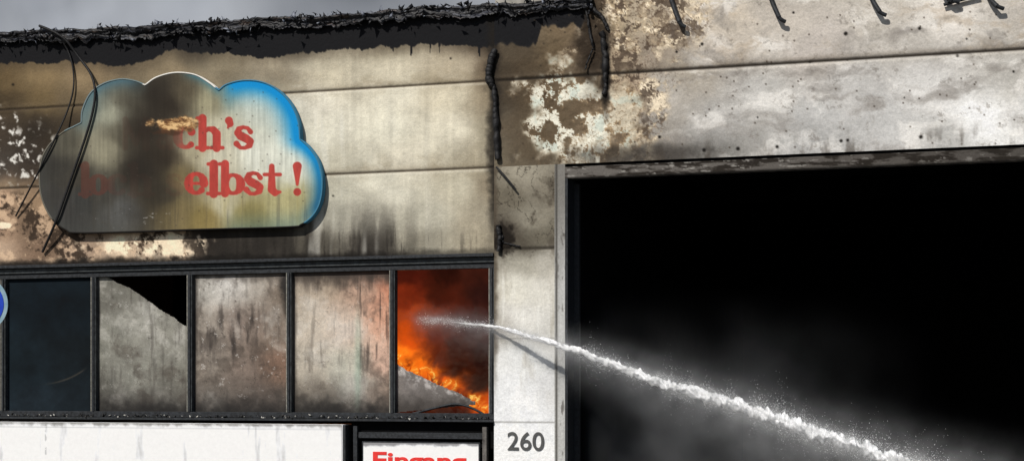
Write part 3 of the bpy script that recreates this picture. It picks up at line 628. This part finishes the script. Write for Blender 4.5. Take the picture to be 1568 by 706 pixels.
# ---------------------------------------------------------------- burnt downpipe and hanging bits
M_CH2=mat_plain('char_black',(12,12,13),(34,33,34),0.6,0.3,30,0.8)
def rough_tube(name,pts,r0,parent,jit=0.5,yd=-0.04):
    P=[];R=[]; r=1.0
    for k in range(len(pts)-1):
        for s in range(8):
            t=s/8; r=0.7*r+0.3*random.uniform(0.3,1.7); P.append(w3(pts[k][0]*(1-t)+pts[k+1][0]*t+random.uniform(-1.8,1.8)*jit,pts[k][1]*(1-t)+pts[k+1][1]*t,yd+random.uniform(-.01,.01))); R.append(r)
    return cable(name,P,r0,M_CH2,parent,R)
rough_tube('burnt_downpipe',[(757,78),(750,100),(748,122),(757,135),(758,170),(760,205),(762,250)],0.038,B)
rough_tube('burnt_downpipe_foot',[(762,345),(765,365),(763,388)],0.026,B)
rough_tube('torn_strip_upper',[(893,0),(900,30),(904,52),(908,75)],0.014,B)
rough_tube('torn_strip_lower',[(922,50),(928,90),(927,125),(925,148)],0.032,B,1.0,-0.02)
rough_tube('torn_strip_mid',[(908,75),(900,95),(895,108)],0.010,B)
rough_tube('torn_flashing_corner',[(885,2),(905,12),(925,30),(932,50)],0.022,B,1.0,-0.03)
cable('loose_flashing',[w3(760,256,-.05),w3(772,268,-.09),w3(790,291,-.06)],0.012,M_CH2,B)
rough_tube('pillar_crack_char',[(763,350),(772,372),(798,378)],0.014,B,1,-0.02)
HC=empty('hanging_cable')
def ck(pts,extra=0.0):
    out=[]
    for (a,b_) in pts:
        s_=float(sdf(np.array([float(a)]),np.array([float(b_)]),OL)[0])
        k=1-min(1,max(0,(-s_-4)/22)); out.append(w3(a,b_,-0.028-extra-0.10*k if b_>60 else -0.16))
    return out
cable('cable_loop',ck([(62,42),(85,50),(102,72),(112,100),(114,135),(104,170),(88,205),(68,245),(48,285),(24,331)]),0.011,M_CH2,HC)
cable('cable_drop',ck([(60,40),(95,52),(118,85),(140,112),(147,140),(142,175),(128,220),(112,265),(98,305),(84,345),(65,386)],0.008),0.016,M_CH2,HC)
for i,(x,yy,ln) in enumerate(((1033,0,40),(1186,0,32),(1340,0,22),(1520,0,12),(1452,-2,4))):
    BK=empty('bent_roof_bracket')
    cable('arm',[w3(x-10,yy-14,-.02),w3(x-7,yy-6,-.06),w3(x,yy+ln*.4,-.08),w3(x+7,yy+ln*.85,-.10)],0.026,M_BLACK,BK)
    cable('foot',[w3(x+6,yy+ln*.82,-.10),w3(x+10,yy+ln*.98,-.09),w3(x+17,yy+ln+2,-.07)],0.022,M_BLACK,BK)
cable('parapet_batten',[w3(1445,8,-.05),w3(1470,0,-.05),w3(1500,-6,-.05)],0.018,M_BLACK,B)
# ---------------------------------------------------------------- round blue traffic sign at the left edge
TS=empty('traffic_sign'); yt=-2.5
cx_,_,cz_=w3(-22,466,yt)
def disc(name,r,y,mat,th=0.006):
    me=bpy.data.meshes.new(name); bm=bmesh.new()
    bmesh.ops.create_cone(bm,cap_ends=True,segments=64,radius1=r,radius2=r,depth=th)
    for v in bm.verts: v.co=Vector((cx_+v.co.x,y+v.co.z,cz_+v.co.y))
    bmesh.ops.recalc_face_normals(bm,faces=bm.faces[:]); bm.to_mesh(me); bm.free(); me.materials.append(mat); return link(bpy.data.objects.new(name,me),TS)
disc('rim',0.285,yt+0.006,mat_plain('pale_sign_rim',(100,130,145),(140,160,170),0.4,0.4,9,0.05))
disc('blue_face',0.235,yt,mat_plain('blue_sign_face',(22,50,150),(30,66,175),0.4,0.3,9,0.05))
cable('post',[(cx_,yt+0.05,0),(cx_,yt+0.05,1.5),(cx_,yt+0.05,cz_+0.3)],0.03,M_DOORFR,TS)
# ---------------------------------------------------------------- water jet
M_W,t,b=nt('water_spray'); b.inputs['Base Color'].default_value=(0.98,0.99,1,1); b.inputs['Roughness'].default_value=0.25; b.inputs['Specular IOR Level'].default_value=0.8
tr=t.nodes.new('ShaderNodeBsdfTranslucent'); tr.inputs['Color'].default_value=(0.98,0.99,1,1)
ms=t.nodes.new('ShaderNodeMixShader'); ms.inputs[0].default_value=0.4
t.links.new(b.outputs[0],ms.inputs[1]); t.links.new(tr.outputs[0],ms.inputs[2]); t.links.new(ms.outputs[0],t.nodes['Material Output'].inputs['Surface'])
M_FOAM,t,b=nt('aerated_water'); b.inputs['Base Color'].default_value=(0.97,0.98,1.0,1); b.inputs['Roughness'].default_value=0.5
JX=[636,690,760,865,1000,1120,1250,1400,1560,1800]; JY=[489,493,500,530,582,616,662,712,775,880]
JD=[0.40,0.22,-0.12,-0.5,-1.0,-1.45,-2.0,-2.6,-3.4,-4.6]
WJ=empty('water_jet')
def jtube(name,x0,x1,radx,rady,mat,n=260,m=16,rough=0.5,sc=14,seed=0):
    us=np.linspace(x0,x1,n); V,U=np.meshgrid(np.linspace(0,2*math.pi,m,endpoint=False),us)
    R=np.interp(U,radx,rady)*(1+rough*1.6*fbm(U+np.cos(V)*3,np.sin(V)*7,sc,5,seed=seed,o=5,g=.7)); R=np.clip(R,0.3,None)
    env=ss(0,1,np.minimum((U-x0)/40,1)); R=R*env+0.2
    wob=fbm(U,U*0,22,seed=seed+1,o=5,g=.65)*np.interp(U,radx,rady)*rough*0.9
    PYc=np.interp(U,JX,JY)+wob+np.sin(V)*-1*R; YD=np.interp(U,JX,JD)+np.cos(V)*R*0.0068
    X,Z=unproj(U,PYc,YD); co=np.stack([X,YD,Z],-1).reshape(-1,3)
    idx=np.arange(n*m).reshape(n,m); nx=np.roll(idx,-1,axis=1)
    f=np.stack([idx[:-1],nx[:-1],nx[1:],idx[1:]],-1).reshape(-1,4)
    ob=raw(name,co,f,mat,WJ,None,True)
    bm=bmesh.new(); bm.from_mesh(ob.data); bm.verts.ensure_lookup_table()
    bm.faces.new([bm.verts[i] for i in idx[0]]); bm.faces.new([bm.verts[i] for i in idx[-1]])
    bmesh.ops.recalc_face_normals(bm,faces=bm.faces[:]); bm.to_mesh(ob.data); bm.free()
    return ob
jtube('jet_core',690,1790,[690,760,865,1000,1250,1400,1800],[1.0,1.8,3.8,6.2,9,10,12],M_FOAM,n=1500,m=22,rough=0.95,sc=9,seed=300)
def spray(name,n,dens,rad,size,x0=640,x1=1700,below=0.0,clump=0.0,fs=14):
    u=RNG.uniform(x0,x1,n*4); w=np.interp(u,*dens)*(1+clump*2*fbm(u,u*0,fs,seed=262,o=3)); u=u[RNG.rand(len(u))<w/max(dens[1])/(1+clump)][:n]; k=len(u)
    r=np.interp(u,*rad); o=RNG.randn(k)*r*0.5
    cl=1+clump*fbm(u,u*0,fs,seed=260,o=3)*2; o=o*np.clip(cl,0.25,2.2)+clump*fbm(u,u*0,20,seed=261)*r*0.4
    o+=below*np.abs(RNG.randn(k))*r
    py=np.interp(u,JX,JY)+o; yd=np.interp(u,JX,JD)-np.abs(RNG.randn(k))*r*0.5*0.006
    X,Z=unproj(u+RNG.randn(k)*2,py,yd)
    cen=np.stack([X,yd,Z],-1); sz=RNG.uniform(*size,k)
    return shards(name,cen,sz,M_W,WJ,np.ones((k,3)),1.0)
spray('jet_drops',22000,([640,690,760,865,950,1100,1700],[.35,.4,.4,.6,.8,1,1]),([640,760,865,1000,1200,1400,1700],[9,8,9,13,18,21,24]),(0.0015,0.0065),x0=640,clump=0.5)
spray('jet_ragged_drops',9000,([640,865,1100,1700],[.2,.4,1,1]),([640,865,1000,1400,1700],[12,16,26,38,42]),(0.0012,0.004),x0=650,clump=0.8)
# soft mist around the jet: one volume whose density falls off with distance from the arc of the stream
us=np.linspace(636,1790,60); PT=np.array([w3(u,float(np.interp(u,JX,JY)),float(np.interp(u,JX,JD))) for u in us])
A_=PT[0]; ax=(PT[-1]-PT[0]); LEN=np.linalg.norm(ax); ax=ax/LEN
up=np.array([0,0,1.0]); sd=np.cross(up,ax); sd/=np.linalg.norm(sd); up2=np.cross(ax,sd)
Lc=(PT-A_)@np.stack([ax,sd,up2]).T
py_=np.polyfit(Lc[:,0],Lc[:,1],4); pz_=np.polyfit(Lc[:,0],Lc[:,2],4)
m=bpy.data.materials.new('jet_mist'); m.use_nodes=True; t=m.node_tree; t.nodes.clear()
out=t.nodes.new('ShaderNodeOutputMaterial'); vs=t.nodes.new('ShaderNodeVolumeScatter'); vs.inputs['Color'].default_value=(0.98,0.985,1,1); vs.inputs['Anisotropy'].default_value=-0.5
tc=t.nodes.new('ShaderNodeTexCoord'); sp=t.nodes.new('ShaderNodeSeparateXYZ'); t.links.new(tc.outputs['Object'],sp.inputs[0])
def M(op,a,b_=None,c_=None):
    n_=t.nodes.new('ShaderNodeMath'); n_.operation=op
    for i,v in enumerate((a,b_,c_)):
        if v is None: continue
        if isinstance(v,(int,float)): n_.inputs[i].default_value=float(v)
        else: t.links.new(v,n_.inputs[i])
    return n_.outputs[0]
X_=sp.outputs['X']
def horner(p):
    r=M('MULTIPLY_ADD',X_,float(p[0]),float(p[1]))
    for q in p[2:]: r=M('MULTIPLY_ADD',r,X_,float(q))
    return r
dy=M('SUBTRACT',sp.outputs['Y'],horner(py_)); dz=M('SUBTRACT',sp.outputs['Z'],horner(pz_))
# spray sags below the stream: stretch distance less underneath
dz2=M('MULTIPLY',dz,M('ADD',1.0,M('MULTIPLY',M('GREATER_THAN',dz,0.0),0.6)))
r2=M('ADD',M('MULTIPLY',dy,dy),M('MULTIPLY',dz2,dz2))
def gauss(r0,k): 
    R=M('MULTIPLY_ADD',X_,k,r0); return M('EXPONENT',M('MULTIPLY',M('DIVIDE',r2,M('MULTIPLY',R,R)),-1.0))
nz=t.nodes.new('ShaderNodeTexNoise'); nz.inputs['Scale'].default_value=5; nz.inputs['Detail'].default_value=4; nz.inputs['Roughness'].default_value=0.65
t.links.new(tc.outputs['Object'],nz.inputs['Vector'])
nf=M('MAXIMUM',M('MULTIPLY_ADD',nz.outputs['Fac'],4.0,-1.2),0.05)
dens=M('ADD',M('MULTIPLY',gauss(0.05,0.012),3.2),M('MULTIPLY',gauss(0.16,0.035),0.42))
dens=M('MULTIPLY',dens,nf)
t.links.new(dens,vs.inputs['Density']); t.links.new(vs.outputs[0],out.inputs['Volume'])
try: m.cycles.volume_step_rate=0.12
except Exception as e: print('step',e)
mist=box('spray_mist',0.0,LEN,-0.9,0.9,-1.1,0.9,m,WJ)
mist.matrix_world=Matrix(((ax[0],sd[0],up2[0],A_[0]),(ax[1],sd[1],up2[1],A_[1]),(ax[2],sd[2],up2[2],A_[2]),(0,0,0,1)))
# ---------------------------------------------------------------- sun-lit smoke drifting in the doorway
def vol(name,x0,x1,y0,y1,z0,z1,dens,parent,col=(0.8,0.83,0.88)):
    m=bpy.data.materials.new(name+'_material'); m.use_nodes=True; t=m.node_tree; t.nodes.clear()
    out=t.nodes.new('ShaderNodeOutputMaterial'); v=t.nodes.new('ShaderNodeVolumeScatter'); v.inputs['Color'].default_value=(*col,1)
    tc=t.nodes.new('ShaderNodeTexCoord'); nz=t.nodes.new('ShaderNodeTexNoise'); nz.inputs['Scale'].default_value=1.3; nz.inputs['Detail'].default_value=5
    t.links.new(tc.outputs['Object'],nz.inputs['Vector'])
    r=t.nodes.new('ShaderNodeMapRange'); r.inputs[1].default_value=0.38; r.inputs[2].default_value=0.68; r.inputs[3].default_value=0.15; r.inputs[4].default_value=1.4
    t.links.new(nz.outputs['Fac'],r.inputs[0])
    sp=t.nodes.new('ShaderNodeSeparateXYZ'); t.links.new(tc.outputs['Generated'],sp.inputs[0])
    gz=t.nodes.new('ShaderNodeMapRange'); gz.interpolation_type='SMOOTHSTEP'; gz.inputs[1].default_value=0.95; gz.inputs[2].default_value=0.3; gz.inputs[3].default_value=0; gz.inputs[4].default_value=1; t.links.new(sp.outputs['Z'],gz.inputs[0])
    gx=t.nodes.new('ShaderNodeMapRange'); gx.interpolation_type='SMOOTHSTEP'; gx.inputs[1].default_value=0.95; gx.inputs[2].default_value=0.0; gx.inputs[3].default_value=0; gx.inputs[4].default_value=1; t.links.new(sp.outputs['X'],gx.inputs[0])
    a=t.nodes.new('ShaderNodeMath'); a.operation='MULTIPLY'; t.links.new(gz.outputs[0],a.inputs[0]); t.links.new(gx.outputs[0],a.inputs[1])
    b2=t.nodes.new('ShaderNodeMath'); b2.operation='MULTIPLY'; t.links.new(a.outputs[0],b2.inputs[0]); t.links.new(r.outputs[0],b2.inputs[1])
    c2=t.nodes.new('ShaderNodeMath'); c2.operation='MULTIPLY'; t.links.new(b2.outputs[0],c2.inputs[0]); c2.inputs[1].default_value=dens
    t.links.new(c2.outputs[0],v.inputs['Density']); t.links.new(v.outputs[0],out.inputs['Volume'])
    return box(name,x0,x1,y0,y1,z0,z1,m,parent)
vol('drifting_smoke',XG0+0.1,wx(1480),0.36,1.8,0.4,wz(900,400),0.26,None)
# ---------------------------------------------------------------- ground
box('pavement',-60,60,-3.0,-0.13,-0.2,0.0,M_PAVE,None)
raw('ground',[(-400,-400,-0.14),(400,-400,-0.14),(400,400,-0.14),(-400,400,-0.14)],[(0,1,2,3)],M_ASPH)
# ---------------------------------------------------------------- smoke-filled sky behind the roof
m,t,b=nt('grey_smoke'); tc=t.nodes.new('ShaderNodeTexCoord'); nz=t.nodes.new('ShaderNodeTexNoise'); nz.inputs['Scale'].default_value=0.09; nz.inputs['Detail'].default_value=4
t.links.new(tc.outputs['Object'],nz.inputs['Vector']); r=t.nodes.new('ShaderNodeValToRGB'); r.color_ramp.elements[0].position=.35; r.color_ramp.elements[1].position=.65
r.color_ramp.elements[0].color=(0.22,0.24,0.28,1); r.color_ramp.elements[1].color=(0.42,0.45,0.50,1)
t.links.new(nz.outputs['Fac'],r.inputs[0]); t.links.new(r.outputs[0],b.inputs['Base Color']); b.inputs['Roughness'].default_value=1; b.inputs['Specular IOR Level'].default_value=0
xs=np.linspace(-55,45,160); zs=np.linspace(34,2,60); X,Z=np.meshgrid(xs,zs)
Y=26+0.012*(X+5)**2+3.5*fbm(X,Z,14,seed=270,o=4)
raw('smoke_plume',np.stack([X,Y,Z],-1).reshape(-1,3),gridfaces(60,160),m,None,None,True)
# ---------------------------------------------------------------- light
sc=bpy.context.scene
el=math.radians(42); az=math.radians(180+18)
sv=Vector((math.sin(az)*math.cos(el),math.cos(az)*math.cos(el),math.sin(el)))
s=bpy.data.lights.new('sun','SUN'); s.energy=3.8; s.angle=math.radians(0.5); s.color=(1,0.955,0.885)
so=bpy.data.objects.new('sun',s); link(so); so.rotation_euler=(-sv).to_track_quat('-Z','Y').to_euler()
w=bpy.data.worlds.new('World'); sc.world=w; w.use_nodes=True; t=w.node_tree
sk=t.nodes.new('ShaderNodeTexSky'); sk.sky_type='NISHITA'; sk.sun_disc=False; sk.sun_elevation=el; sk.sun_rotation=az
t.links.new(sk.outputs[0],t.nodes['Background'].inputs['Color']); t.nodes['Background'].inputs['Strength'].default_value=0.06
# ---------------------------------------------------------------- camera
cam=bpy.data.cameras.new('camera'); co_=bpy.data.objects.new('camera',cam); link(co_)
co_.location=Vector(C.tolist()); co_.rotation_euler=(math.radians(90),0,PHI)
cam.lens=F/1568*36; cam.sensor_width=36; cam.shift_y=(HY-353)/1568; cam.clip_end=2000; cam.clip_start=0.1
sc.camera=co_
sc.view_settings.view_transform='Standard'; sc.view_settings.look='None'; sc.view_settings.exposure=0
